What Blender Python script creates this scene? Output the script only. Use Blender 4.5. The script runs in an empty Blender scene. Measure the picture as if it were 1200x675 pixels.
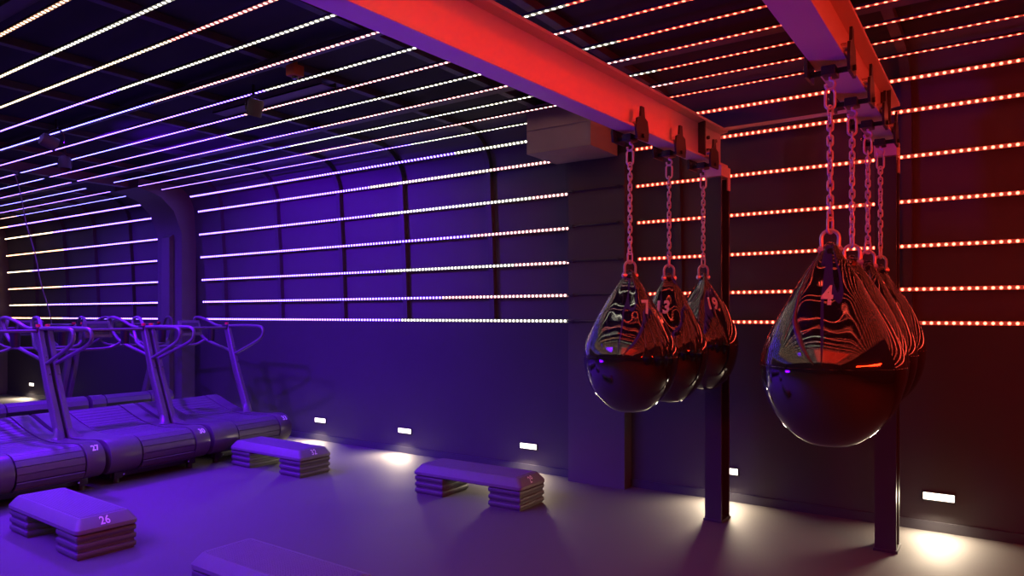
import bpy, bmesh, math
from mathutils import Vector, Matrix

S = 1.45                       # camera height in metres; plan numbers below are in camera heights
PI = math.pi
C = bpy.context.scene.collection
R = math.radians

# ------------------------------------------------------------------ helpers
def empty(name, label=None, cat=None, loc=(0, 0, 0), rz=0.0, group=None, parent=None):
    o = bpy.data.objects.new(name, None)
    o.empty_display_size = 0.1
    C.objects.link(o)
    o.location = loc
    o.rotation_euler = (0, 0, rz)
    if parent: o.parent = parent
    if label: o['label'] = label
    if cat: o['category'] = cat
    if group: o['group'] = group
    return o

def tag(o, label=None, cat=None, group=None, kind=None):
    if label: o['label'] = label
    if cat: o['category'] = cat
    if group: o['group'] = group
    if kind: o['kind'] = kind
    return o

def link_mesh(name, me, mat=None, parent=None, loc=(0, 0, 0), smooth=True, angle=35):
    if mat is not None and not me.materials:
        me.materials.append(mat)
    if smooth:
        for p in me.polygons: p.use_smooth = True
        try: me.set_sharp_from_angle(angle=R(angle))
        except Exception: pass
    o = bpy.data.objects.new(name, me)
    C.objects.link(o)
    o.location = loc
    if parent: o.parent = parent
    return o

def obj(name, bm, mat=None, parent=None, loc=(0, 0, 0), smooth=True, angle=35):
    bmesh.ops.recalc_face_normals(bm, faces=bm.faces[:])
    me = bpy.data.meshes.new(name)
    bm.to_mesh(me); bm.free()
    return link_mesh(name, me, mat, parent, loc, smooth, angle)

def struct(name, bm, mat, label=None):
    o = obj(name, bm, mat)
    o['kind'] = 'structure'
    if label: o['label'] = label
    return o

def copy_tree(o, parent=None):
    c = o.copy(); C.objects.link(c)
    if parent: c.parent = parent
    for ch in list(o.children): copy_tree(ch, c)
    return c

def BM(): return bmesh.new()

def box(bm, x0, x1, y0, y1, z0, z1, bev=0.0, seg=2):
    t = bmesh.new()
    vs = [t.verts.new(p) for p in ((x0,y0,z0),(x1,y0,z0),(x1,y1,z0),(x0,y1,z0),(x0,y0,z1),(x1,y0,z1),(x1,y1,z1),(x0,y1,z1))]
    for f in ((0,3,2,1),(4,5,6,7),(0,1,5,4),(1,2,6,5),(2,3,7,6),(3,0,4,7)):
        t.faces.new([vs[i] for i in f])
    if bev > 0:
        bmesh.ops.bevel(t, geom=t.edges[:], offset=bev, segments=seg, profile=0.6, affect='EDGES')
    merge(bm, t)

def merge(bm, t, M=None):
    if M is not None: bmesh.ops.transform(t, matrix=M, verts=t.verts[:])
    me = bpy.data.meshes.new('tmp'); t.to_mesh(me); t.free()
    bm.from_mesh(me); bpy.data.meshes.remove(me)

def prism_xz(bm, poly, y0, y1, bev=0.0):
    """polygon in the x-z plane swept along y"""
    t = bmesh.new()
    a = [t.verts.new((x, y0, z)) for x, z in poly]
    b = [t.verts.new((x, y1, z)) for x, z in poly]
    n = len(poly)
    fa = t.faces.new(a); fb = t.faces.new(list(reversed(b)))
    for i in range(n):
        j = (i + 1) % n
        t.faces.new((a[i], b[i], b[j], a[j]))
    if bev > 0:
        es = set(fa.edges[:]) | set(fb.edges[:])
        bmesh.ops.bevel(t, geom=list(es), offset=bev, segments=2, profile=0.6, affect='EDGES')
    merge(bm, t)

def prism_yz(bm, poly, x0, x1):
    t = bmesh.new()
    a = [t.verts.new((x0, y, z)) for y, z in poly]
    b = [t.verts.new((x1, y, z)) for y, z in poly]
    n = len(poly)
    t.faces.new(a); t.faces.new(list(reversed(b)))
    for i in range(n):
        j = (i + 1) % n
        t.faces.new((a[i], b[i], b[j], a[j]))
    merge(bm, t)

def tube(bm, pts, r, n=10, closed=False, caps=True):
    pts = [Vector(p) for p in pts]
    m = len(pts)
    tans = []
    for i in range(m):
        if closed: d = pts[(i + 1) % m] - pts[i - 1]
        else: d = pts[min(i + 1, m - 1)] - pts[max(i - 1, 0)]
        tans.append(d.normalized())
    up = Vector((0, 0, 1)) if abs(tans[0].z) < 0.9 else Vector((1, 0, 0))
    nrm = (up - tans[0] * up.dot(tans[0])).normalized()
    rings = []
    for i in range(m):
        nrm = (nrm - tans[i] * nrm.dot(tans[i])).normalized()
        b = tans[i].cross(nrm)
        rr = r[i] if isinstance(r, (list, tuple)) else r
        rings.append([bm.verts.new(pts[i] + (nrm * math.cos(2*PI*k/n) + b * math.sin(2*PI*k/n)) * rr) for k in range(n)])
    rng = range(m) if closed else range(m - 1)
    for i in rng:
        A, B = rings[i], rings[(i + 1) % m]
        off = 0
        if closed and i == m - 1:
            best = min(range(n), key=lambda o: (A[0].co - B[o].co).length)
            off = best
        for k in range(n):
            bm.faces.new((A[k], A[(k+1) % n], B[(k+1+off) % n], B[(k+off) % n]))
    if caps and not closed:
        bm.faces.new(list(reversed(rings[0]))); bm.faces.new(rings[-1])

def smooth_path(pts, it=2):
    pts = [Vector(p) for p in pts]
    for _ in range(it):
        q = [pts[0]]
        for a, b in zip(pts, pts[1:]):
            q += [a * 0.75 + b * 0.25, a * 0.25 + b * 0.75]
        q.append(pts[-1]); pts = q
    return pts

def cyl(bm, p0, p1, r, n=16, r1=None):
    tube(bm, [p0, p1], [r, r if r1 is None else r1], n)

def lerp_table(tab, x):
    if x <= tab[0][0]: return tab[0][1]
    for (a, va), (b, vb) in zip(tab, tab[1:]):
        if x <= b:
            t = (x - a) / (b - a)
            return va + (vb - va) * t
    return tab[-1][1]

def smooth_table(tab, x):                                # monotone-ish cubic (Catmull-Rom)
    n = len(tab)
    if x <= tab[0][0]: return tab[0][1]
    if x >= tab[-1][0]: return tab[-1][1]
    for i in range(n - 1):
        if x <= tab[i+1][0]: break
    (x1, y1), (x2, y2) = tab[i], tab[i+1]
    x0, y0 = tab[max(i-1, 0)]; x3, y3 = tab[min(i+2, n-1)]
    m1 = (y2 - y0) / (x2 - x0); m2 = (y3 - y1) / (x3 - x1)
    h = x2 - x1; t = (x - x1) / h
    return (2*t**3-3*t*t+1)*y1 + (t**3-2*t*t+t)*h*m1 + (-2*t**3+3*t*t)*y2 + (t**3-t*t)*h*m2

_text = {}
def text_bm(s, size, bold=0.035, sx=0.82, cuts=2):
    """flat numerals centred on the origin in x-y as a finely cut mesh"""
    cu = bpy.data.curves.new('numerals', 'FONT')
    cu.body = s; cu.size = size; cu.align_x = 'CENTER'; cu.align_y = 'CENTER'
    cu.offset = bold * size; cu.space_character = 1.05; cu.resolution_u = 6
    o = bpy.data.objects.new('numerals', cu); C.objects.link(o)
    bpy.context.view_layer.update()
    dg = bpy.context.evaluated_depsgraph_get()
    me = bpy.data.meshes.new_from_object(o.evaluated_get(dg))
    bm = bmesh.new(); bm.from_mesh(me)
    bpy.data.objects.remove(o); bpy.data.curves.remove(cu); bpy.data.meshes.remove(me)
    bmesh.ops.triangulate(bm, faces=bm.faces[:])
    for _ in range(cuts):
        es = [e for e in bm.edges if e.calc_length() > size * 0.12]
        if es: bmesh.ops.subdivide_edges(bm, edges=es, cuts=1)
        bmesh.ops.triangulate(bm, faces=bm.faces[:])
    xs = [v.co.x for v in bm.verts]; ys = [v.co.y for v in bm.verts]
    cx, cy = (min(xs) + max(xs)) / 2, (min(ys) + max(ys)) / 2
    for v in bm.verts: v.co = Vector(((v.co.x - cx) * sx, v.co.y - cy, 0))
    return bm

def number(s, size, fn, mat, parent, **k):
    bm = text_bm(s, size, **k)
    for v in bm.verts: v.co = fn(v.co.x, v.co.y)
    me = bpy.data.meshes.new('number'); bm.to_mesh(me); bm.free()
    o = link_mesh('number', me, mat, parent, smooth=False)
    o['label'] = 'white numerals %s' % s
    return o

# ------------------------------------------------------------------ materials
def new_mat(name):
    m = bpy.data.materials.new(name); m.use_nodes = True
    nt = m.node_tree
    return m, nt, nt.nodes['Principled BSDF']

def mat(name, col, rough=0.5, metal=0.0, var=0.12, scale=9.0, bump=0.0, bscale=60.0, spec=0.5, coat=0.0):
    m, nt, b = new_mat(name)
    tc = nt.nodes.new('ShaderNodeTexCoord')
    nz = nt.nodes.new('ShaderNodeTexNoise'); nz.inputs['Scale'].default_value = scale; nz.inputs['Detail'].default_value = 5
    nt.links.new(tc.outputs['Object'], nz.inputs['Vector'])
    mx = nt.nodes.new('ShaderNodeMix'); mx.data_type = 'RGBA'
    mx.inputs[6].default_value = tuple(c * (1 - var) for c in col) + (1,)
    mx.inputs[7].default_value = tuple(min(1, c * (1 + var)) for c in col) + (1,)
    nt.links.new(nz.outputs['Fac'], mx.inputs[0])
    nt.links.new(mx.outputs[2], b.inputs['Base Color'])
    b.inputs['Roughness'].default_value = rough
    b.inputs['Metallic'].default_value = metal
    b.inputs['Specular IOR Level'].default_value = spec
    b.inputs['Coat Weight'].default_value = coat
    b.inputs['Coat Roughness'].default_value = 0.05
    if bump > 0:
        n2 = nt.nodes.new('ShaderNodeTexNoise'); n2.inputs['Scale'].default_value = bscale; n2.inputs['Detail'].default_value = 3
        nt.links.new(tc.outputs['Object'], n2.inputs['Vector'])
        bp = nt.nodes.new('ShaderNodeBump'); bp.inputs['Strength'].default_value = bump; bp.inputs['Distance'].default_value = 0.01
        nt.links.new(n2.outputs['Fac'], bp.inputs['Height'])
        nt.links.new(bp.outputs['Normal'], b.inputs['Normal'])
    return m

def emit(name, col, strength):
    m, nt, b = new_mat(name)
    b.inputs['Base Color'].default_value = (0.8, 0.8, 0.8, 1)
    b.inputs['Emission Color'].default_value = tuple(col) + (1,)
    b.inputs['Emission Strength'].default_value = strength
    return m

M_wall = mat('wall_paint', (0.095, 0.086, 0.095), 0.6, var=0.10, scale=2.5, bump=0.05, bscale=35)
M_dado = mat('dado_panel', (0.05, 0.045, 0.05), 0.5, var=0.10, scale=2.0, bump=0.03, bscale=30)
M_pilaster = mat('pilaster_board', (0.085, 0.08, 0.085), 0.6, var=0.08, scale=3)
M_ceil = mat('ceiling_black', (0.012, 0.011, 0.014), 0.8, var=0.2, scale=2)
M_col = mat('column_paint', (0.14, 0.13, 0.14), 0.55, var=0.1, scale=4)
M_rib = mat('rib_steel', (0.075, 0.07, 0.075), 0.5, var=0.12, scale=7)
M_base = mat('baseboard_vinyl', (0.05, 0.048, 0.06), 0.4, var=0.1)
M_beam = mat('beam_paint', (0.68, 0.64, 0.58), 0.45, var=0.06, scale=4, bump=0.03, bscale=20)
M_post = mat('post_paint', (0.045, 0.043, 0.05), 0.4, var=0.15, scale=5)
M_black = mat('black_steel', (0.02, 0.02, 0.022), 0.4, metal=0.0, var=0.2)
M_chain = mat('chain_zinc', (0.72, 0.70, 0.70), 0.34, metal=0.55, var=0.1, scale=40)
M_steel = mat('bright_steel', (0.75, 0.75, 0.75), 0.25, metal=1.0, var=0.05)
M_board = mat('duct_board', (0.34, 0.27, 0.24), 0.7, var=0.10, scale=5, bump=0.05, bscale=40)
M_white = mat('white_print', (0.85, 0.83, 0.82), 0.5, var=0.02)
M_step = mat('step_plastic', (0.15, 0.15, 0.155), 0.5, var=0.08, scale=12, bump=0.12, bscale=160)
M_stepmat = mat('step_rubber', (0.16, 0.16, 0.17), 0.6, var=0.08, scale=16, bump=0.2, bscale=200)
M_riser = mat('riser_plastic', (0.09, 0.09, 0.092), 0.5, var=0.1, scale=14)
M_tread = mat('treadmill_plastic', (0.10, 0.095, 0.10), 0.33, var=0.08, scale=6)
M_slat = mat('belt_rubber', (0.10, 0.10, 0.105), 0.5, var=0.12, scale=14, bump=0.12, bscale=120)
M_upright = mat('upright_metal', (0.13, 0.12, 0.13), 0.4, var=0.08)
M_handle = mat('handle_grip', (0.12, 0.11, 0.12), 0.38, var=0.1)
M_screen = mat('console_glass', (0.05, 0.05, 0.06), 0.12, var=0.05)
M_red = mat('red_plastic', (0.7, 0.03, 0.05), 0.4, var=0.05)
M_orange = mat('orange_plastic', (0.5, 0.13, 0.03), 0.5, var=0.05)
M_channel = mat('led_channel', (0.03, 0.03, 0.03), 0.5, var=0.05)
M_cable = mat('cable_sheath', (0.30, 0.28, 0.32), 0.5, var=0.05)

def bag_mat():
    m, nt, b = new_mat('black_urethane')
    tc = nt.nodes.new('ShaderNodeTexCoord')
    b.inputs['Base Color'].default_value = (0.014, 0.013, 0.014, 1)
    nz = nt.nodes.new('ShaderNodeTexNoise'); nz.inputs['Scale'].default_value = 2.2; nz.inputs['Detail'].default_value = 2
    nt.links.new(tc.outputs['Object'], nz.inputs['Vector'])
    mr = nt.nodes.new('ShaderNodeMapRange'); mr.inputs[3].default_value = 0.045; mr.inputs[4].default_value = 0.085
    nt.links.new(nz.outputs['Fac'], mr.inputs[0]); nt.links.new(mr.outputs[0], b.inputs['Roughness'])
    n2 = nt.nodes.new('ShaderNodeTexNoise'); n2.inputs['Scale'].default_value = 7.0; n2.inputs['Detail'].default_value = 1
    nt.links.new(tc.outputs['Object'], n2.inputs['Vector'])
    bp = nt.nodes.new('ShaderNodeBump'); bp.inputs['Strength'].default_value = 0.25; bp.inputs['Distance'].default_value = 0.02
    nt.links.new(n2.outputs['Fac'], bp.inputs['Height']); nt.links.new(bp.outputs['Normal'], b.inputs['Normal'])
    b.inputs['Specular IOR Level'].default_value = 0.9
    b.inputs['Coat Weight'].default_value = 1.0; b.inputs['Coat IOR'].default_value = 1.8; b.inputs['Coat Roughness'].default_value = 0.035
    return m
M_bag = bag_mat()

def floor_mat():
    m, nt, b = new_mat('rubber_floor')
    tc = nt.nodes.new('ShaderNodeTexCoord')
    n1 = nt.nodes.new('ShaderNodeTexNoise'); n1.inputs['Scale'].default_value = 1.6; n1.inputs['Detail'].default_value = 6
    n2 = nt.nodes.new('ShaderNodeTexNoise'); n2.inputs['Scale'].default_value = 220; n2.inputs['Detail'].default_value = 2
    for n in (n1, n2): nt.links.new(tc.outputs['Object'], n.inputs['Vector'])
    mx = nt.nodes.new('ShaderNodeMix'); mx.data_type = 'RGBA'
    mx.inputs[6].default_value = (0.082, 0.077, 0.075, 1); mx.inputs[7].default_value = (0.118, 0.111, 0.107, 1)
    ad = nt.nodes.new('ShaderNodeMath'); ad.operation = 'MULTIPLY_ADD'; ad.inputs[1].default_value = 0.5; 
    nt.links.new(n2.outputs['Fac'], ad.inputs[0])
    h = nt.nodes.new('ShaderNodeMath'); h.operation = 'MULTIPLY'; h.inputs[1].default_value = 0.5
    nt.links.new(n1.outputs['Fac'], h.inputs[0]); nt.links.new(h.outputs[0], ad.inputs[2])
    nt.links.new(ad.outputs[0], mx.inputs[0]); nt.links.new(mx.outputs[2], b.inputs['Base Color'])
    mr = nt.nodes.new('ShaderNodeMapRange'); mr.inputs[3].default_value = 0.62; mr.inputs[4].default_value = 0.78
    nt.links.new(n1.outputs['Fac'], mr.inputs[0]); nt.links.new(mr.outputs[0], b.inputs['Roughness'])
    bp = nt.nodes.new('ShaderNodeBump'); bp.inputs['Strength'].default_value = 0.06; bp.inputs['Distance'].default_value = 0.004
    nt.links.new(n2.outputs['Fac'], bp.inputs['Height']); nt.links.new(bp.outputs['Normal'], b.inputs['Normal'])
    return m
M_floor = floor_mat()

def led_mat():
    """rows of round diodes: u of the UV counts diodes, v runs across the tape; 'tint' is what each stretch of tape is set to"""
    m, nt, b = new_mat('led_diodes')
    N = nt.nodes.new; L = nt.links.new
    uv = N('ShaderNodeUVMap'); uv.uv_map = 'UVMap'
    sp = N('ShaderNodeSeparateXYZ'); L(uv.outputs[0], sp.inputs[0])
    fr = N('ShaderNodeMath'); fr.operation = 'FRACT'; L(sp.outputs[0], fr.inputs[0])
    def mth(op, a, bb=None):
        n = N('ShaderNodeMath'); n.operation = op
        for i, v in enumerate((a, bb)):
            if v is None: continue
            if isinstance(v, (int, float)): n.inputs[i].default_value = v
            else: L(v, n.inputs[i])
        return n.outputs[0]
    dx = mth('MULTIPLY', mth('SUBTRACT', fr.outputs[0], 0.5), PITCH)
    dy = mth('MULTIPLY', mth('SUBTRACT', sp.outputs[1], 0.5), TAPE)
    d = mth('SQRT', mth('ADD', mth('POWER', dx, 2.0), mth('POWER', dy, 2.0)))
    mr = N('ShaderNodeMapRange'); mr.interpolation_type = 'SMOOTHSTEP'
    mr.inputs[1].default_value = DOT_R; mr.inputs[2].default_value = DOT_R * 0.45
    mr.inputs[3].default_value = 0.0; mr.inputs[4].default_value = 1.0
    L(d, mr.inputs[0])
    st = mth('ADD', mth('MULTIPLY', mr.outputs[0], DOT_L), GLOW_L)
    at = N('ShaderNodeAttribute'); at.attribute_name = 'tint'
    b.inputs['Base Color'].default_value = (0.05, 0.05, 0.05, 1)
    b.inputs['Roughness'].default_value = 0.4
    L(at.outputs['Color'], b.inputs['Emission Color']); L(st, b.inputs['Emission Strength'])
    return m
PITCH, TAPE, DOT_R = 0.043, 0.027, 0.0128
DOT_L, GLOW_L = 12.0, 0.30
M_led = led_mat()
M_lens = emit('step_light_lens', (1.0, 0.86, 0.72), 3.0)

# ------------------------------------------------------------------ the room
XL, XR, YF, YB = -10.36, 2.6, -3.0, 3.84
ZC = 2.21
def h(*v): return [a * S for a in v]

# upper wall leans in a little and curves into the ceiling (side profile, y-z)
def shell(off):
    """profile of the upper wall and the arch, off = distance into the room"""
    p = [(3.875 - off, 0.96), (3.855 - off, 1.45), (3.825 - off * 1.0, 1.88)]
    cx, cz, r = 3.825 - 0.28, 1.93, 0.28
    for i in range(0, 9):
        a = PI / 2 * i / 8
        p.append((cx + (r - off) * math.cos(a), cz + (r - off) * math.sin(a)))
    p.append((YF, cz + r - off))
    return p

bm = BM(); box(bm, *h(XL - .1, XR + .1, YF - .1, YB + .1, -.08, 0)); struct('floor', bm, M_floor, 'dark rubber floor')
prof = shell(0); back = shell(-0.06)
arch = [(y * S, z * S) for y, z in prof[:-1]]
arch_o = [(y * S, z * S) for y, z in back[:-1]]
bm = BM()
prism_yz(bm, arch + list(reversed(arch_o)), XL * S, XR * S)
box(bm, *h(XL, XR, YB, YB + .1, 0, .96))
struct('wall_back', bm, M_wall, 'dark wall leaning in and curving over into the ceiling')
bm = BM(); box(bm, *h(XL, XR, YB - .012, YB, .03, .962)); struct('trim_1', bm, M_dado, 'smooth lower wall panelling')
bm = BM(); box(bm, *h(XL, XR, YB - .022, YB - .012, 0, .045)); struct('baseboard_back', bm, M_base)
bm = BM(); box(bm, *h(XL, XR, YF, 3.545, ZC, ZC + .05)); struct('ceiling', bm, M_ceil)
M_wl = mat('wall_paint_end', (0.13, 0.10, 0.10), 0.6, var=0.1, scale=2)
bm = BM(); box(bm, *h(XL - .06, XL, YF, YB + .1, 0, ZC + .05)); struct('wall_left', bm, M_wl)
bm = BM(); box(bm, *h(XR, XR + .06, YF, YB + .1, 0, ZC + .05)); struct('wall_right', bm, M_dado)
bm = BM(); box(bm, *h(XL, XR, YF - .06, YF, 0, ZC + .05)); struct('wall_front', bm, M_dado)

# arched ribs (wall and ceiling)
RIBS = (-9.59, -8.81, -8.11, -7.37, -5.79, -5.0, -4.24, -3.58, -2.80, -2.19, -1.5, -0.37, 0.55, 1.4)
outer, inner = shell(0.0), shell(0.034)
k = 2
for x in RIBS:
    bm = BM()
    prism_yz(bm, [(y * S, z * S) for y, z in outer] + [(y * S, z * S) for y, z in reversed(inner)], (x - .02) * S, (x + .02) * S)
    struct('trim_%d' % k, bm, M_rib, 'curved steel rib'); k += 1
# portal column and its rafter
bm = BM()
a, b2 = shell(0.0), shell(0.075)
prism_yz(bm, [(y * S, z * S) for y, z in a] + [(y * S, z * S) for y, z in reversed(b2)], -6.47 * S, -6.40 * S)
col_in = [(3.70, 0.0), (3.70, 1.75), (3.62, 1.95), (3.5, 2.06), (3.3, 2.12), (3.3, 2.20), (3.84, 2.18), (3.84, 0)]
prism_yz(bm, [(y * S, z * S) for y, z in col_in], -6.64 * S, -6.23 * S)
prism_yz(bm, [(y * S, z * S) for y, z in ((3.66, 0), (3.66, 1.72), (3.70, 1.75), (3.70, 0))], -6.50 * S, -6.37 * S)
struct('trim_%d' % k, bm, M_col, 'steel portal column with a curved haunch'); k += 1
# boxed pilaster behind the bags
bm = BM(); box(bm, *h(-2.155, -1.785, 3.735, 3.86, 0, 1.93))
struct('trim_%d' % k, bm, M_pilaster, 'flat boxed pilaster'); k += 1
# purlins above the strips
for y in (0.2, 1.15, 2.1, 3.0):
    bm = BM(); box(bm, *h(XL, XR, y - .03, y + .03, 2.155, 2.172)); struct('trim_%d' % k, bm, M_rib, 'long purlin under the ceiling'); k += 1

# boarded duct box
t = empty('duct_box', 'brown boarded box hung under the ceiling beside the first hoist beam', 'box', h(-2.03, 3.565, 1.913))
bm = BM(); box(bm, *h(-.205, .205, -.165, .165, 0, .272), bev=.004); obj('casing', bm, M_board, t)
bm = BM(); box(bm, *h(-.2, .2, -.172, -.166, .13, .136)); obj('seam_strip', bm, M_board, t)

# ------------------------------------------------------------------ LED tapes
V = (0.42, 0.20, 1.9)     # violet
BL = (0.30, 0.25, 2.0)    # blue white
GW = (0.85, 0.80, 0.60)   # greenish white
PK = (1.1, 0.48, 0.46)    # pinkish white
OR = (1.2, 0.58, 0.30)    # orange
YE = (1.05, 0.80, 0.50)    # yellow
RD = (1.5, 0.11, 0.06)   # red
ORD = ('first second third fourth fifth sixth seventh eighth ninth tenth eleventh twelfth thirteenth fourteenth fifteenth sixteenth '
       'seventeenth eighteenth nineteenth twentieth twenty-first twenty-second twenty-third twenty-fourth twenty-fifth twenty-sixth '
       'twenty-seventh twenty-eighth twenty-ninth thirtieth thirty-first').split()

def led_strip(label, group, x0, x1, y, z, nrm, segs):
    """tape along x; nrm = direction it faces in the y-z plane; segs = [(x_end, tint), ...] from the left"""
    ny, nz = nrm; ln = math.hypot(ny, nz); ny /= ln; nz /= ln
    ty, tz = -nz, ny
    t = empty('led_strip', label, 'led strip', h(x0, y, z), 0, group)
    L = (x1 - x0) * S
    w = TAPE / 2
    bm = BM()
    d = 0.012
    c = [(ty * w * a + ny * b_, tz * w * a + nz * b_) for a, b_ in ((-1.1, 0), (1.1, 0), (1.1, -d), (-1.1, -d))]
    prism_yz(bm, c, 0, L)
    obj('channel', bm, M_channel, t, smooth=False)
    bm = BM()
    uvl = bm.loops.layers.uv.new('UVMap'); cl = bm.loops.layers.float_color.new('tint')
    a = x0
    for xe, tint in segs:
        e = min(xe, x1)
        if e <= a: continue
        xa, xb = (a - x0) * S, (e - x0) * S
        e_ = 0.0015
        vs = [bm.verts.new(p) for p in ((xa, ty * -w + ny * e_, tz * -w + nz * e_), (xb, ty * -w + ny * e_, tz * -w + nz * e_),
                                        (xb, ty * w + ny * e_, tz * w + nz * e_), (xa, ty * w + ny * e_, tz * w + nz * e_))]
        f = bm.faces.new(vs)
        for lp, (u, v_) in zip(f.loops, ((xa / PITCH, 0), (xb / PITCH, 0), (xb / PITCH, 1), (xa / PITCH, 1))):
            lp[uvl].uv = (u, v_); lp[cl] = tuple(tint) + (1,)
        a = e
    bm.normal_update()
    for f in bm.faces:
        if f.normal.y * ny + f.normal.z * nz < 0: f.normal_flip()
    me = bpy.data.meshes.new('diode_row'); bm.to_mesh(me); bm.free()
    link_mesh('diode_row', me, M_led, t, smooth=False)
    return t

# wall rows: height, y, tilt
ROWS = [(0.962, 3.826, 0.0), (1.12, 3.826, 0.02), (1.322, 3.815, 0.04), (1.530, 3.803, 0.05), (1.738, 3.79, 0.06), (1.948, 3.778, 0.10), (2.075, 3.70, 0.9)]
mid = [[(-3.604, V), (0, GW)], [(-3.216, V), (0, PK)], [(-3.749, V), (-2.6, GW), (0, PK)], [(-2.954, V), (0, PK)],
       [(-3.846, V), (-2.45, GW), (0, PK)], [(-3.882, V), (-2.75, YE), (0, PK)], [(-3.0, V), (0, GW)]]
left = [[(-8.87, OR), (0, V)], [(-9.27, YE), (0, V)], [(-8.87, OR), (0, V)], [(-9.6, YE), (0, V)], [(-8.75, OR), (0, V)], [(-9.0, YE), (0, V)], [(-10, OR), (0, V)]]
names = ['lowest', 'second lowest', 'third lowest', 'fourth lowest', 'fifth lowest', 'sixth lowest', 'topmost, tilted']
for i, (z, y, tilt) in enumerate(ROWS):
    n = (-1, -tilt)
    led_strip('%s LED strip on the far wall section left of the steel column' % names[i], 'wall LED strips left of the column', -10.30, -6.70, y, z, n, left[i])
    x1 = -2.19 if i < 5 else (-2.30 if i == 5 else -2.42)
    led_strip('%s violet to white LED strip on the wall between column and pilaster' % names[i], 'wall LED strips between column and pilaster', -6.10, x1, y, z, n, mid[i])
    led_strip('%s red LED strip on the wall right of the pilaster' % names[i], 'red wall LED strips behind the bags', -1.74, XR - .05, y, z, n, [(9, RD)])
    if i < 5:
        bm = BM(); cyl(bm, h(-.185, 0, 0), h(.185, 0, 0), .009, 8)
        for q in (-.15, .15): box(bm, q * S - .012, q * S + .012, -.012, .012, -.014, .014, .003)
        o = obj('cable_conduit', bm, M_post, None, h(-1.97, 3.726, z))
        tag(o, '%s thin unlit conduit crossing the flat pilaster behind the bags' % names[i].split(',')[0], 'conduit', 'unlit conduits on the pilaster')

# ceiling rows, counted from the back wall
NC = 31
LV = [V, V, BL, V, PK, BL, V, BL, V, YE, YE, OR]
TX = [-3.2, -4.0, -3.9, -3.36, -3.98, -3.5, -3.04, -3.68, -3.63, -2.8, -1.4, -1.4]
for i in range(NC):
    y = 3.49 - 0.2085 * i
    if y < YF + .1: break
    if i < 12:
        mid_ = GW if i % 2 == 0 else PK
        if i == 9: mid_ = (1.3, .34, .26)
        if i in (4, 5): segs = [(TX[i] - 1.2, V if i == 4 else BL), (TX[i], V), (-1.3, mid_), (9, RD)]
        elif i == 10: segs = [(-3.6, YE), (-1.5, GW), (9, RD)]
        else: segs = [(TX[i], LV[i]), (-1.3, mid_), (9, RD)]
    else:
        segs = [(-1.6 if i % 2 else -2.0, OR if i % 2 else YE), (-.55 if i % 2 else -.3, PK if i % 2 else GW), (9, (2.0, .14, .08))]
    segsL = [(-9.2, GW if i % 2 else PK), (0, V if i % 2 else BL)]
    where = 'ceiling LED strip out from the back wall'
    led_strip('%s %s, stretch right of the portal rafter' % (ORD[i], where), 'ceiling LED strips right of the rafter', -6.38 if i > 2 else -6.2, XR - .05 if i else -2.26, y, 2.12, (0, -1), segs)
    if i == 0: led_strip('red ceiling LED strip closest to the back wall, right of the brown duct box', 'ceiling LED strips right of the rafter', -1.80, XR - .05, y, 2.12, (0, -1), [(9, RD)])
    led_strip('%s %s, far left stretch beyond the portal rafter' % (ORD[i], where), 'ceiling LED strips beyond the rafter', -10.30, -6.49 if i > 2 else -6.68, y, 2.12, (0, -1), segsL)

# ------------------------------------------------------------------ recessed step lights
def wall_light(x, label):
    t = empty('step_light', label, 'wall light', h(x, 3.828, .16), 0, 'recessed step lights along the wall foot')
    bm = BM()
    w, hh = .068, .022
    for a in ((-w, w, hh - .004, hh), (-w, w, -hh, -hh + .004), (-w, -w + .004, -hh, hh), (w - .004, w, -hh, hh)):
        box(bm, a[0] * S, a[1] * S, -.012, 0, a[2] * S, a[3] * S, .001)
    obj('bezel', bm, M_black, t)
    bm = BM(); box(bm, -(w - .006) * S, (w - .006) * S, -.010, -.001, -(hh - .006) * S, (hh - .006) * S, .003); obj('lens', bm, M_lens, t)
    li = bpy.data.lights.new('step_light_lamp', 'AREA'); li.shape = 'RECTANGLE'; li.size = .17; li.size_y = .05
    li.energy = STEP_W; li.color = (1, .80, .56); li.spread = R(150)
    lo = bpy.data.objects.new('step_light_lamp', li); C.objects.link(lo)
    lo.location = h(x, 3.785, .152); lo.rotation_euler = (R(-46), 0, 0)
    return t
STEP_W = 9.5
for x, lb in ((-9.66, 'farthest recessed wall light, glowing behind the treadmill uprights'), (-5.42, 'recessed wall light glowing just past the end treadmill'),
              (-4.48, 'recessed wall light glowing above the step numbered 32'), (-3.57, 'recessed wall light between the steps numbered 32 and 29'),
              (-2.50, 'recessed wall light glowing behind the step numbered 29'), (-1.228, 'recessed wall light half hidden by the first black post'),
              (-.243, 'widest recessed wall light, right of the last black post')):
    wall_light(x, lb)

# ------------------------------------------------------------------ hoist frames
Z0, Z1 = 1.72, 1.905
def i_beam(bm, hw, z0, z1, y0, y1, tf=.011, tw=.010):
    poly = [(-hw, z0), (hw, z0), (hw, z0 + tf), (tw / 2, z0 + tf + .006), (tw / 2, z1 - tf - .006), (hw, z1 - tf), (hw, z1), (-hw, z1), (-hw, z1 - tf),
            (-tw / 2, z1 - tf - .006), (-tw / 2, z0 + tf + .006), (-hw, z0 + tf)]
    prism_xz(bm, [(x * S, z * S) for x, z in poly], y0 * S, y1 * S)

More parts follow.
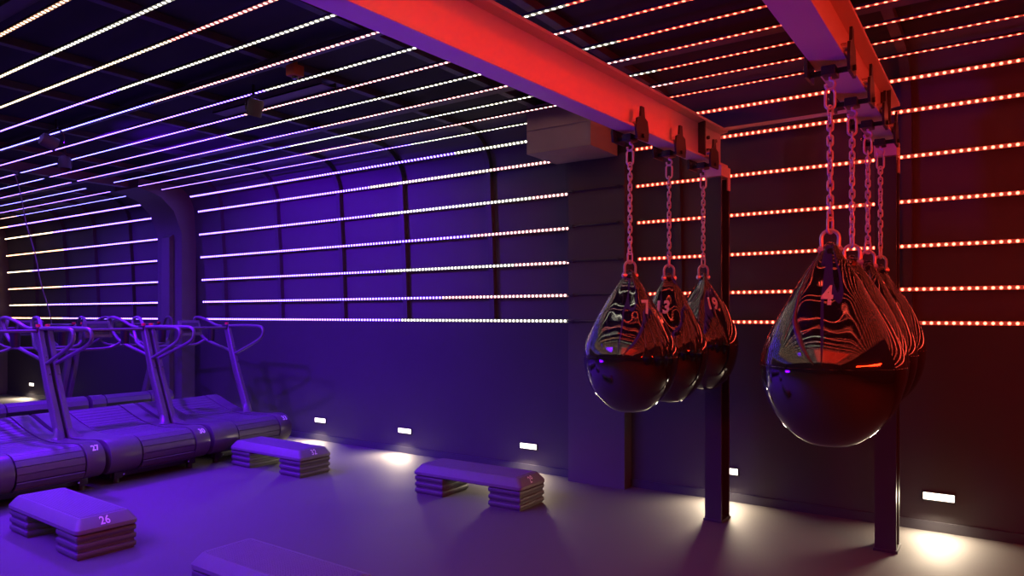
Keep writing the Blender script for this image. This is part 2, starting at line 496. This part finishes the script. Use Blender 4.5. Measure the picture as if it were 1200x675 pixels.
def frame(x, py, rz, label, hw):
    t = empty('hoist_frame', label, 'hoist frame', h(x, py, 0), rz, 'steel hoist frames')
    bm = BM(); i_beam(bm, hw, Z0, Z1, -6.3, .03); b = obj('beam', bm, M_beam, t, smooth=False)
    for yy in (-.24,):                                         # stiffener and fixing bolts near the post
        bm = BM(); box(bm, .006 * S, (hw - .004) * S, (yy - .006) * S, (yy + .006) * S, (Z0 + .012) * S, (Z1 - .012) * S); obj('stiffener', bm, M_post, b)
    for yy, zz in ((-.14, 1.84), (-.05, 1.84), (-.14, 1.78), (-.05, 1.78)):
        bm = BM(); cyl(bm, h(.004, yy, zz), h(.017, yy, zz), .013, 6); obj('bolt', bm, M_black, b)
    # post: H section under the beam, light coloured knee plate on top
    bm = BM()
    for a in ((-.041, .041, -.055, -.043), (-.041, .041, .043, .055), (-.006, .006, -.044, .044)):
        box(bm, a[0] * S, a[1] * S, a[2] * S, a[3] * S, .012 * S, 1.665 * S)
    obj('post', bm, M_post, t, smooth=False)
    bm = BM()
    prism_xz(bm, [(u * S, z * S) for u, z in ((-.042, 1.67), (.042, 1.67), (.044, 1.72), (-.044, 1.72))], -.058 * S, .058 * S)
    box(bm, .036 * S, .043 * S, .030 * S, .062 * S, 1.61 * S, 1.72 * S)
    obj('knee_plate', bm, M_beam, t, smooth=False)
    bm = BM(); box(bm, *h(-.046, .046, -.062, .062, 0, .012), bev=.002); obj('base_plate', bm, M_post, t)
    return t
RZ_L = R(-3.1)
frame(-1.153, 3.455, RZ_L, 'left steel hoist frame carrying three teardrop bags over a black post', .042)
frame(-.408, 3.43, 0, 'right steel hoist frame carrying the row of four teardrop bags', .046)
bm = BM(); box(bm, *h(-.335, .335, -.008, .008, 0, .005)); box(bm, *h(-.335, .335, .004, .008, 0, .016)); 
o = obj('cross_rail', bm, M_beam, None, h(-.782, 3.42, 1.888), smooth=False); tag(o, 'thin steel rail bridging the two hoist beams at the wall end', 'rail')

# ------------------------------------------------------------------ teardrop bags, chains, trolleys
PROF = [(0, 0), (.004, .16), (.016, .33), (.043, .47), (.09, .63), (.16, .80), (.26, .93), (.36, .99), (.42, .99), (.50, .935), (.60, .81), (.70, .645), (.78, .495), (.86, .335), (.92, .21), (.96, .14), (.985, .10), (1.0, .07)]
def bag_point(th, q, Rb, Hb, off=0.0, seed=0.0):
    """surface of the bag: th round the axis, q height 0..1"""
    r = smooth_table(PROF, q) * Rb
    g = max(0.0, min(1.0, (q - .42) / .48)); g = g * g * (3 - 2 * g)
    tip = max(0.0, min(1.0, (q - .72) / .26)); tip = tip * tip * (3 - 2 * tip)
    r *= 1 + .085 * g * math.cos(4 * (th - PI / 4)) + .012 * g * math.sin(11 * th + seed) + .010 * g * math.sin(7 * th + 9 * q + seed * 2)
    r *= 1 + .012 * (1 - g) * math.sin(3 * th + seed) * math.sin(q * PI)
    r += off
    x, y = r * math.cos(th), r * math.sin(th)
    return Vector((x * (1 + .15 * tip), y * (1 - .45 * tip), q * Hb))

def bag_mesh(Rb, Hb, seed):
    bm = BM(); n = 96; rows = []
    qs = []
    for i in range(0, 16): qs.append((1 - math.cos(PI / 2 * i / 15)) * .38)
    for i in range(1, 46): qs.append(.38 + .62 * i / 45)
    for q in qs[1:]:
        rows.append([bm.verts.new(bag_point(2 * PI * k_ / n, q, Rb, Hb, 0, seed)) for k_ in range(n)])
    c = bm.verts.new((0, 0, 0))
    for k_ in range(n):
        bm.faces.new((c, rows[0][(k_ + 1) % n], rows[0][k_]))
    for A, B in zip(rows, rows[1:]):
        for k_ in range(n): bm.faces.new((A[k_], A[(k_ + 1) % n], B[(k_ + 1) % n], B[k_]))
    bm.faces.new(list(rows[-1]))
    return bm

def link_path(L, W, n=8):
    """stadium loop in x-z, centred, total length L, width W (centre lines)"""
    r = W / 2; s = L / 2 - r; p = []
    for i in range(n + 1):
        a = PI * i / n; p.append((r * math.cos(a), 0, s + r * math.sin(a)))
    for i in range(n + 1):
        a = PI + PI * i / n; p.append((r * math.cos(a), 0, -s + r * math.sin(a)))
    return p

def add_link(bm, z, L, W, wire, rz, x=0, y=0, nn=8):
    t = bmesh.new(); tube(t, link_path(L, W), wire, nn, closed=True)
    merge(bm, t, Matrix.Translation((x, y, z)) @ Matrix.Rotation(rz, 4, 'Z'))

def bag_set(x, y, rz, num, face, Rb, Htot, zb, seed, lab, side, skip_num=False, twist=0.0):
    """bag with bottom at zb (camera heights)"""
    Rb *= S; Hb = Htot * S
    zt = zb + Htot
    t = empty('teardrop_bag', 'glossy black teardrop punching bag ' + lab, 'punching bag', h(x, y, zb), rz + twist, 'teardrop bags on the %s beam' % side)
    obj('body', bag_mesh(Rb, Hb, seed), M_bag, t, angle=180)
    if num:
        th0 = face - rz - twist
        q0 = .745
        def fn(u, v):
            q = q0 + v / Hb
            r = smooth_table(PROF, q) * Rb
            return bag_point(th0 + u / max(r, .03), q, Rb, Hb, .0025, seed)
        number(num, .105, fn, M_white, t, cuts=4)
    # moulded seam round the belly, eyelet and shackle at the tip
    bm = BM(); tube(bm, [bag_point(2 * PI * i / 64, .40, Rb, Hb, .0005, seed) for i in range(64)], .0022, 6, closed=True); obj('seam', bm, M_bag, t)
    bm = BM(); tube(bm, [(0.017 * math.cos(2*PI*i/20), 0, Hb - .012 + .017 * math.sin(2*PI*i/20)) for i in range(20)], .006, 8, closed=True)
    tube(bm, [(0, -.022, Hb - .03), (0, .022, Hb - .03)], .012, 10)
    obj('eyelet', bm, M_bag, t)
    bm = BM(); t_ = bmesh.new()
    w_ = .032
    p = [(-w_, 0, Hb - .020), (-w_ * 1.05, 0, Hb + .026)] + [(-w_ * 1.05 * math.cos(PI * i / 8), 0, Hb + .026 + w_ * math.sin(PI * i / 8)) for i in range(1, 8)] + [(w_ * 1.05, 0, Hb + .026), (w_, 0, Hb - .020)]
    tube(t_, p, .0078, 8)
    cyl(t_, (-.048, 0, Hb - .022), (.048, 0, Hb - .022), .008, 10)
    for s_ in (-1, 1): cyl(t_, (.026 * s_, 0, Hb - .022), (.044 * s_, 0, Hb - .022), .0145, 10)
    merge(bm, t_, Matrix.Rotation(R(30) - rz - twist + .3 * math.sin(seed * 5), 4, 'Z'))
    obj('shackle', bm, M_chain, t)
    # chain, from above the shackle to the trolley hook
    z_lo = zt * S + .046; z_hi = (Z0 - .075) * S
    o_bm = BM()
    big = .085
    add_link(o_bm, z_lo + .032, .066, .026, .0052, seed)
    add_link(o_bm, z_hi - big / 2, big, .036, .0058, rz + .3)
    a, b_ = z_lo + .058, z_hi - big + .008
    nlk = max(4, int(round((b_ - a) / .0305))); pt_ = (b_ - a) / nlk
    for i in range(nlk):
        add_link(o_bm, a + pt_ * (i + .5), pt_ + .0135, .020, .0046, (PI / 2 if i % 2 else 0) + .45 + .35 * math.sin(i * .8 + seed * 3), nn=6)
    o = obj('hanging_chain', o_bm, M_chain, None, h(x, y, 0), angle=180)
    tag(o, 'galvanised link chain holding up the bag ' + lab, 'chain', 'chains on the %s beam' % side)
    # trolley clamped on the lower flange
    t = empty('beam_trolley', 'black beam trolley above the bag ' + lab, 'trolley', h(x, y, Z0), rz, 'trolleys on the %s beam' % side)
    hw = .046 if side == 'right' else .042
    for s_ in (-1, 1):
        bm = BM()
        xs = s_ * (hw + .010)
        poly = [(-.045, -.045), (.045, -.045), (.052, -.01), (.042, .035), (.018, .045), (.012, .085), (-.012, .085), (-.018, .045), (-.042, .035), (-.052, -.01)]
        prism_yz(bm, [(u * S, z_ * S) for u, z_ in poly], (xs - .004) * S, (xs + .004) * S)
        sp = obj('side_plate', bm, M_black, t)
        for yy in (-.028, .028):
            bm = BM(); cyl(bm, ((xs - s_ * .004) * S, yy * S, .025 * S), ((xs - s_ * .022) * S, yy * S, .025 * S), .017, 14); obj('wheel', bm, M_steel, sp)
    bm = BM(); cyl(bm, (-(hw + .022) * S, 0, -.028 * S), ((hw + .022) * S, 0, -.028 * S), .012, 10)
    box(bm, -.028, .028, -.045, .045, -.062, -.024, .006); obj('axle', bm, M_black, t)
    for yy in (-.026, .026):
        bm = BM(); cyl(bm, (-(hw + .02) * S, yy * S, -.012 * S), (-(hw + .006) * S, yy * S, -.012 * S), .011, 6); obj('nut', bm, M_steel, t)
    bm = BM()
    p = [(0, 0, -.050), (0, 0, -.075)] + [(.018 * math.sin(2*PI*i/14), 0, -.0935 + .0185 * math.cos(2*PI*i/14)) for i in range(0, 12)]
    tube(bm, p, .0065, 8); obj('hook', bm, M_chain, t)

def lx(y): return -1.155 - math.tan(-RZ_L) * (3.43 - y)
# angle at which each number faces (world), camera lies towards the origin
def toward(x, y, d=0): return math.atan2(-y, -x) + R(d)
bag_set(lx(2.565), 2.565, RZ_L, '7', toward(-1.2, 2.572, 34), .184, .552, .618, .3, 'numbered 7, front bag of the three', 'left', twist=.25)
bag_set(lx(2.915), 2.915, RZ_L, '13', toward(-1.18, 2.959, -14), .163, .552, .622, 1.7, 'numbered 13, middle of the three', 'left', twist=.5)
bag_set(lx(3.235) + .02, 3.235, RZ_L, '19', toward(-1.17, 3.25, 30), .159, .540, .650, 2.9, 'nearest the wall of the three', 'left', twist=-.6)
bag_set(-.405, 2.19, 0, '4', toward(-.403, 2.206, -4), .192, .575, .626, .9, 'numbered 4, largest and front of the four', 'right', twist=.1)
bag_set(-.405, 2.55, 0, None, 0, .164, .56, .628, 2.2, 'second from the front of the four', 'right', twist=.6)
bag_set(-.405, 2.88, 0, None, 0, .160, .56, .632, 3.6, 'third from the front of the four', 'right', twist=.2)
bag_set(-.405, 3.205, 0, None, 0, .160, .56, .636, 4.4, 'last of the four, nearest the wall', 'right', twist=.8)

# ------------------------------------------------------------------ step platforms
SL, SW = .72, .25
def step_parts(t, num, seed=0, tilt=0.0):
    L2, W2 = SL / 2 * S, SW / 2 * S
    zb = .105 * S; lip = .018 * S; top = .163 * S; ins = .032 * S
    bm = BM()
    def rect(l, w, z, c):       # rounded-corner rectangle
        pts = []
        for sx, sy, a0 in ((1, 1, 0), (-1, 1, 90), (-1, -1, 180), (1, -1, 270)):
            for i in range(5):
                a = R(a0 + 90 * i / 4)
                pts.append((sx * (l - c) + c * math.cos(a), sy * (w - c) + c * math.sin(a), z))
        return [bm.verts.new(p) for p in pts]
    rings = [rect(L2 - .006, W2 - .006, zb, .03), rect(L2, W2, zb + .006, .03), rect(L2, W2, zb + lip, .03), rect(L2 - .004, W2 - .004, zb + lip + .006, .03),
             rect(L2 - ins + .004, W2 - ins * .75 + .004, top - .006, .03), rect(L2 - ins - .004, W2 - ins * .75 - .004, top, .026)]
    bm.faces.new(list(reversed(rings[0]))); bm.faces.new(rings[-1])
    for A, B in zip(rings, rings[1:]):
        n = len(A)
        for i in range(n): bm.faces.new((A[i], A[(i+1) % n], B[(i+1) % n], B[i]))
    obj('deck', bm, M_step, t, angle=28)
    bm = BM()
    l, w = L2 - ins - .022, W2 - ins * .75 - .016
    box(bm, -l, l, -w, w, top - .002, top + .003, .002)
    nrib = 18
    for i in range(nrib):
        y = -w + .012 + (2 * w - .024) * i / (nrib - 1)
        box(bm, -l + .01, l - .01, y - .0035, y + .0035, top + .002, top + .0052)
    obj('top_mat', bm, M_stepmat, t)
    for sx in (-1, 1):
        for lev in range(3):
            bm = BM()
            z0 = lev * .035 * S
            hh = .035 * S
            x0, x1 = sorted((sx * (L2 - .010), sx * (L2 - .29 * S * .72)))
            box(bm, x0 + .012, x1 - .012, -W2 + .018, W2 - .018, z0 + .0005, z0 + hh - .0005)
            box(bm, x0, x1, -W2 + .006, W2 - .006, z0 + .010, z0 + hh - .006, .0125, 3)
            obj('riser', bm, M_riser, t)
    # number on the sloping end
    zc = (zb + lip + top) / 2 + .002; xc = L2 - ins / 2 + .0015
    sl = math.atan2(ins, top - zb - lip)
    dy, dz = Vector((0, 1, 0)), Vector((-math.sin(sl), 0, math.cos(sl)))
    ca, sa = math.cos(tilt), math.sin(tilt)
    nx = Vector((math.cos(sl), 0, math.sin(sl))) * .0035
    if num:
        number(num, .075, lambda u, v: Vector((xc, -.012, zc)) + dy * (u * ca - v * sa) + dz * (u * sa + v * ca) + nx, M_white, t, cuts=1, sx=.78, bold=.02)

grp = 'stacked aerobic steps on the floor'
for num, x, y, rz, lb, tilt in (('26', -3.435, 1.515, R(-2), 'aerobic step numbered 26 on three risers in front of the treadmills', 0),
                                ('32', -3.885, 2.98, R(-.5), 'aerobic step numbered 32 on three risers at the end treadmill', 0),
                                ('29', -2.37, 3.12, R(1), 'aerobic step numbered 29, alone on the floor before the wall', .1),
                                (None, -2.005, 1.55, R(-1), 'nearest aerobic step, cut off by the lower edge of the photo', 0)):
    t = empty('aerobic_step', lb, 'step platform', h(x, y, 0), rz, grp)
    step_parts(t, num, tilt=tilt)

# ------------------------------------------------------------------ treadmills
TW = .672
DR, DZ = .100, .165
DECK = [(0, DZ + DR), (-.06, .262), (-.14, .254), (-.24, .249), (-.34, .252), (-.44, .266), (-.54, .290), (-.63, .320), (-.70, .346), (-.755, .362), (-.795, .358), (-.825, .335), (-.838, .30)]
def deck_z(x): return smooth_table([(a, b_) for a, b_ in reversed(DECK[:10])], x)
def deck_profile(off=0.0):
    p = []
    for i in range(0, 15):
        a = R(-70 + 160 * i / 14)
        p.append(((DR + off) * math.cos(a), DZ + (DR + off) * math.sin(a)))
    n = 26
    for i in range(1, n + 1):
        x = -.755 * i / n
        p.append((x, deck_z(x) + off))
    for x, z in DECK[10:]: p.append((x - off * .5, z + off * .3))
    return p

def treadmill_parts(t, num):
    p = deck_profile(0)
    # belt: rubber slats following the curve
    pts = [Vector((x * S, 0, z * S)) for x, z in p]
    acc = [0]
    for a, b_ in zip(pts, pts[1:]): acc.append(acc[-1] + (b_ - a).length)
    def at(d):
        for i in range(len(acc) - 1):
            if d <= acc[i+1]:
                u = (d - acc[i]) / (acc[i+1] - acc[i]); return pts[i].lerp(pts[i+1], u)
        return pts[-1]
    y0, y1 = .205 * S, .553 * S
    bm = BM(); n = int(acc[-1] / .058); pitch = acc[-1] / n
    for i in range(n):
        A, B = at(i * pitch + .003), at((i + 1) * pitch - .003)
        d = (B - A).normalized(); nrm = Vector((d.z, 0, -d.x))
        if nrm.dot(((A + B) / 2) - Vector((-.3 * S, 0, -1.0))) < 0: nrm = -nrm
        m = [A - nrm * .014, B - nrm * .014, B - nrm * .001, (A + B) / 2 + nrm * .0012, A - nrm * .001]
        t_ = bmesh.new()
        a = [t_.verts.new((q.x, y0, q.z)) for q in m]; b_ = [t_.verts.new((q.x, y1, q.z)) for q in m]
        t_.faces.new(a); t_.faces.new(list(reversed(b_)))
        for j in range(5): t_.faces.new((a[j], b_[j], b_[(j+1) % 5], a[(j+1) % 5]))
        merge(bm, t_)
    obj('running_belt', bm, M_slat, t, angle=20)
    bm = BM()
    under = deck_profile(-.012)
    prism_xz(bm, [(x * S, z * S) for x, z in under] + [(-.80 * S, .20 * S), (-.4 * S, .15 * S)], .20 * S, .56 * S)
    obj('belt_bed', bm, M_black, t, angle=20)
    # side rails with a rounded nose
    for a, b_ in ((0.006, .196), (.562, TW - .006)):
        bm = BM()
        q = deck_profile(.003)
        poly = [(x * S, z * S) for x, z in q] + [(-.80 * S, .16 * S), (-.60 * S, .11 * S), (-.2 * S, .085 * S)]
        prism_xz(bm, poly, a * S, b_ * S, bev=.008)
        obj('side_rail', bm, M_tread, t, angle=30)
    # floor frame with feet and skirt
    bm = BM()
    for yy in (.09, .58):
        box(bm, -.78 * S, .03 * S, (yy - .025) * S, (yy + .025) * S, .028 * S, .075 * S, .006)
    for xx in (-.02, -.72): box(bm, (xx - .02) * S, (xx + .02) * S, .06 * S, .61 * S, .03 * S, .07 * S, .004)
    for xx in (-.15, -.62):
        for yy in (.09, .58): box(bm, (xx - .03) * S, (xx + .03) * S, (yy - .02) * S, (yy + .02) * S, .07 * S, .16 * S)
    fr = obj('floor_frame', bm, M_black, t)
    for xx in (.0, -.74):
        for yy in (.09, .58):
            bm = BM(); cyl(bm, (xx * S, yy * S, 0), (xx * S, yy * S, .03 * S), .03, 14); obj('foot', bm, M_black, fr)
    for yy in (.12, .55):
        bm = BM(); cyl(bm, (.03 * S, yy * S, .05 * S), (.036 * S, yy * S, .05 * S), .008, 8); obj('bolt', bm, M_steel, fr)
    # uprights and handles
    ub, ut = Vector((-.36, 0, .235)), Vector((-.61, 0, .905))
    for side, yp, sg in (('l', .018, 1), ('r', TW - .018, -1)):
        bm = BM()
        d = ut - ub; ax = Vector((0, 1, 0)); pn = d.normalized().cross(ax)
        ring = []
        for f, w_, dp in ((0, .019, .034), (.5, .018, .030), (1, .016, .026)):
            c = (ub + d * f + Vector((0, yp, 0)) + pn * (.012 * math.sin(f * PI))) * S
            ring.append([bm.verts.new(c + ax * a_ * w_ * S + pn * b_ * dp * S) for a_, b_ in ((-1, -.7), (-.7, -1), (.7, -1), (1, -.7), (1, .7), (.7, 1), (-.7, 1), (-1, .7))])
        for A, B in zip(ring, ring[1:]):
            for i in range(8): bm.faces.new((A[i], A[(i+1) % 8], B[(i+1) % 8], B[i]))
        bm.faces.new(list(reversed(ring[0]))); bm.faces.new(ring[-1])
        u = obj('upright', bm, M_upright, t, angle=25)
        bm = BM()
        tube(bm, [h(-.34, yp + sg * .03, .225), h(-.355, yp + sg * .012, .255), h(-.385, yp, .31)], [.075, .05, .032], 14)
        obj('upright_boot', bm, M_tread, u)
        for f in (.60, .70, .76):
            c = ub + d * f + pn * .010
            bm = BM(); cyl(bm, ((c.x + .034) * S, yp * S, c.z * S), ((c.x + .042) * S, yp * S, c.z * S), .007, 8); obj('bolt', bm, M_steel, u)
        yo = yp + sg * .0
        yi = yp + sg * .045
        front = [(-.66, yo, .91), (-.50, yo, .918), (-.28, yi - sg * .02, .918), (-.175, yi - sg * .02, .912), (-.160, yi - sg * .02, .86), (-.20, yi - sg * .02, .815), (-.36, yo + sg * .01, .755), (-.535, yo, .69)]
        bm = BM(); tube(bm, smooth_path([h(*q) for q in front]), .0165, 10); obj('front_handle', bm, M_handle, t)
        rear = [(-.60, yo, .908), (-.72, yo + sg * .01, .912), (-.80, yi, .962), (-.87, yi + sg * .02, .985), (-.935, yi + sg * .02, .975), (-.925, yi + sg * .01, .91), (-.87, yi, .835), (-.82, yo + sg * .02, .79), (-.555, yo, .715)]
        bm = BM(); tube(bm, smooth_path([h(*q) for q in rear]), .0165, 10); obj('rear_handle', bm, M_handle, t)
        bm = BM(); box(bm, -.645 * S, -.585 * S, (yp - .022) * S, (yp + .022) * S, .888 * S, .925 * S, .008); 
        cb = obj('top_clamp', bm, M_black, u)
        bm = BM(); cyl(bm, h(-.615, yp, .92), h(-.618, yp, .94), .02, 14); o = obj('stop_button', bm, M_red, t); o['label'] = 'red button'
    # cross bars and console
    bm = BM(); tube(bm, [h(-.60, .02, .90), h(-.60, TW - .02, .90)], .014, 10); obj('cross_bar', bm, M_handle, t)
    bm = BM(); tube(bm, smooth_path([h(-.83, .06, .80), h(-.87, .10, .765), h(-.88, .2, .758), h(-.88, TW - .2, .758), h(-.87, TW - .10, .765), h(-.83, TW - .06, .80)]), .014, 10); obj('cross_bar', bm, M_handle, t)
    bm = BM()
    yc = TW / 2
    t_ = bmesh.new(); box(t_, -.012, .022, -.13, .13, -.085, .085, .012)
    Mx = Matrix.Translation(h(-.63, yc, .90)) @ Matrix.Rotation(R(-18), 4, 'Y')
    merge(bm, t_, Mx); cs = obj('console', bm, M_tread, t)
    bm = BM(); t_ = bmesh.new(); box(t_, -.0155, -.0115, -.112, .112, -.06, .068, .001); merge(bm, t_, Mx); obj('display', bm, M_screen, cs)
    bm = BM(); t_ = bmesh.new(); box(t_, .021, .026, -.10, .10, -.055, .055, .002); merge(bm, t_, Mx); obj('back_cover', bm, M_screen, cs)
    # bottle cups beside the console
    for yy in (.13, TW - .13):
        bm = BM(); tube(bm, [h(-.655, yy, .80), h(-.655, yy, .895)], [.036, .042], 16); obj('bottle_cup', bm, M_black, t)
    if num:
        def fn(u, v):
            a = R(47) + v / (DR * S)
            r = (DR + .003) * S + .0025
            return Vector((r * math.cos(a), .622 * S + u, DZ * S + r * math.sin(a)))
        number(num, .075, fn, M_white, t, cuts=2, sx=.8)

PHI = R(4); P0 = Vector((-4.305, 1.392)); PW = Vector((-math.sin(PHI), math.cos(PHI)))
for i, (num, lb) in enumerate((('27', 'curved belt treadmill numbered 27, nearest of the front row'), ('30', 'curved belt treadmill numbered 30, middle of the front row'),
                               ('33', 'curved belt treadmill numbered 33, at the wall end of the front row'))):
    q = P0 + PW * (.691 * i)
    t = empty('treadmill', lb, 'treadmill', h(q.x, q.y, 0), PHI, 'curved belt treadmills')
    treadmill_parts(t, num)
for y, lb in ((2.715, 'curved belt treadmill of the back row facing the other way, farther from the wall'), (3.405, 'curved belt treadmill of the back row facing the other way, close to the steel column')):
    t = empty('treadmill', lb, 'treadmill', h(-6.68, y, 0), PI, 'curved belt treadmills')
    treadmill_parts(t, None)

# ------------------------------------------------------------------ things on the ceiling
bm = BM(); p0, p1 = Vector(h(-6.75, 2.55, 2.16)), Vector(h(-7.05, 2.95, .92))
tube(bm, [p0.lerp(p1, i / 12) + Vector((.02 * math.sin(i * 1.3), 0, 0)) for i in range(13)], .007, 8)
cyl(bm, p0, p0 + Vector((0, 0, .06)), .03, 12); cyl(bm, p1 - Vector((0, 0, .06)), p1, .016, 10)
o = obj('hanging_cable', bm, M_cable); tag(o, 'thin pale cable hanging from the ceiling behind the treadmills', 'cable')

t = empty('cable_tray', 'purple lit metal cable tray under the ceiling left of the beam', 'cable tray', h(-3.1, 2.4, 2.13))
bm = BM(); box(bm, *h(-.55, .35, -.05, .05, .0, .006)); box(bm, *h(-.55, .35, -.05, -.044, .0, .03)); box(bm, *h(-.55, .35, .044, .05, .0, .03)); obj('tray', bm, M_col, t, smooth=False)
for xx in (-.4, .2):
    bm = BM(); cyl(bm, h(xx, 0, .006), h(xx, 0, .08), .006, 8); obj('hanger_rod', bm, M_steel, t)
t = empty('junction_box', 'small orange box fixed under the dark ceiling', 'junction box', h(-2.68, 2.14, 2.095))
bm = BM(); box(bm, *h(-.03, .03, -.03, .03, 0, .05), bev=.01); box(bm, *h(-.008, .008, -.008, .008, .045, .115)); obj('housing', bm, M_orange, t)
bm = BM(); cyl(bm, h(0, 0, -.012), h(0, 0, 0), .022, 12); obj('gland', bm, M_black, t)
# ------------------------------------------------------------------ lamps
def spot(loc, tgt, watt, col, size=.25, cone=120, blend=1.0):
    li = bpy.data.lights.new('wash_lamp', 'SPOT'); li.energy = watt; li.color = col; li.shadow_soft_size = size
    li.spot_size = R(cone); li.spot_blend = blend
    o = bpy.data.objects.new('wash_lamp', li); C.objects.link(o)
    o.location = h(*loc); d = Vector(h(*tgt)) - Vector(h(*loc))
    o.rotation_euler = d.to_track_quat('-Z', 'Y').to_euler()
    return o
def area(loc, tgt, watt, col, sx, sy, spread=170):
    li = bpy.data.lights.new('added_wash_panel', 'AREA'); li.shape = 'RECTANGLE'; li.size = sx; li.size_y = sy; li.energy = watt; li.color = col; li.spread = R(spread)
    o = bpy.data.objects.new('added_wash_panel', li); C.objects.link(o)
    o.location = h(*loc); d = Vector(h(*tgt)) - Vector(h(*loc))
    o.rotation_euler = d.to_track_quat('-Z', 'Y').to_euler()
    return o
IND = (.128, .0005, 1.0)
REDL = (1.0, .016, .003)
def par_can(loc, tgt, watt, col, label, cone=125):
    t = empty('ceiling_spotlight', label, 'spotlight', h(*loc), 0, 'ceiling spotlights')
    d = (Vector(h(*tgt)) - Vector(h(*loc))).normalized()
    q = d.to_track_quat('-Z', 'Y').to_matrix().to_4x4()
    bm = BM(); t_ = bmesh.new()
    prof_ = [(.0, .12), (.05, .12), (.056, .10), (.056, .0), (.052, .0), (.050, .03)]
    rings = [[t_.verts.new((r_ * math.cos(2*PI*k_/20), r_ * math.sin(2*PI*k_/20), z_)) for k_ in range(20)] if r_ else [t_.verts.new((0, 0, z_))] for r_, z_ in prof_]
    for k_ in range(20): t_.faces.new((rings[0][0], rings[1][k_], rings[1][(k_+1) % 20]))
    for A, B in zip(rings[1:], rings[2:]):
        for k_ in range(20): t_.faces.new((A[k_], A[(k_+1) % 20], B[(k_+1) % 20], B[k_]))
    t_.faces.new(rings[-1])
    merge(bm, t_, q); obj('lamp_head', bm, M_rib, t)
    bm = BM(); tube(bm, smooth_path([(0, -.062, .03), (0, -.066, .10), (0, 0, .16), (0, .066, .10), (0, .062, .03)]), .006, 8)
    cyl(bm, (0, 0, .14), (0, 0, (2.155 - loc[2]) * S), .012, 10); obj('bracket', bm, M_black, t)
    li = bpy.data.lights.new('spotlight_lamp', 'SPOT'); li.energy = watt; li.color = col; li.shadow_soft_size = .03; li.spot_size = R(cone); li.spot_blend = 1.0
    lo = bpy.data.objects.new('spotlight_lamp', li); C.objects.link(lo)
    lo.location = Vector(h(*loc)) + d * .01; lo.rotation_euler = d.to_track_quat('-Z', 'Y').to_euler()
par_can((-3.1, 2.22, 2.0), (-3.9, 2.3, 0), 120, IND, 'ceiling spotlight nearest the orange box, aimed at the floor')
par_can((-4.6, 1.95, 2.0), (-4.5, 3.8, 1.35), 600, IND, 'added ceiling spotlight over the front treadmills, aimed at the wall', 108)  # lamp and can added to wash the wall violet
par_can((-5.3, 2.3, 2.0), (-5.0, 2.2, 0), 900, IND, 'added ceiling spotlight above the front treadmills, aimed straight down')  # lamp and can added to brighten the treadmill tops from overhead
par_can((-7.3, 2.2, 2.0), (-7.2, 3.2, .6), 420, IND, 'farthest added ceiling spotlight, above the back row of treadmills')  # lamp and can added to lift the far left end
area((-4.5, .7, 1.85), (-4.2, 2.0, .3), 135, IND, 3.0, 2.0, 85)  # added unseen panel: violet wash and the blue patch reflected in the bags
area((-2.7, -.1, 2.05), (-2.35, 1.4, 0), 62, IND, 1.6, 1.0, 75)  # added unseen panel, brightens the nearest step
area((-3.7, .2, .35), (-1.5, 1.4, 1.75), 14, IND, .8, .5, 55)  # added unseen uplight, tints the left beam's underside violet
# added lamp hidden in the right beam's channel, turns the left beam's web red
area((-.425, 1.4, 1.86), (-1.2, 1.4, 1.785), 2.3, REDL, 4.6, .05, 24)
area((2.5, 1.6, 1.3), (-.4, 2.0, 1.6), 120, REDL, 4.4, .04)  # added unseen line lamp, reddens the right beam and the bag edges
area((.25, -1.0, 2.13), (.25, -1.0, 0), 70, REDL, 3.4, 3.6, 180)  # added unseen red panel, gives the bags a red ground to reflect

W = bpy.data.worlds.new('dark'); bpy.context.scene.world = W
W.use_nodes = True
W.node_tree.nodes['Background'].inputs[0].default_value = (.012, .006, .02, 1)
W.node_tree.nodes['Background'].inputs[1].default_value = .2

# ------------------------------------------------------------------ camera
cam = bpy.data.cameras.new('camera'); co = bpy.data.objects.new('camera', cam); C.objects.link(co)
cam.sensor_width = 36; cam.lens = 36 * 837 / 1200
cam.shift_y = (369 - 337.5) / 1200
cam.clip_start = .05
co.location = (0, 0, S); co.rotation_euler = (PI / 2, 0, math.atan(575 / 837))
sc = bpy.context.scene
sc.camera = co
sc.view_settings.view_transform = 'Standard'; sc.view_settings.look = 'None'
sc.view_settings.exposure = 0; sc.view_settings.gamma = 1; sc.view_settings.use_curve_mapping = False
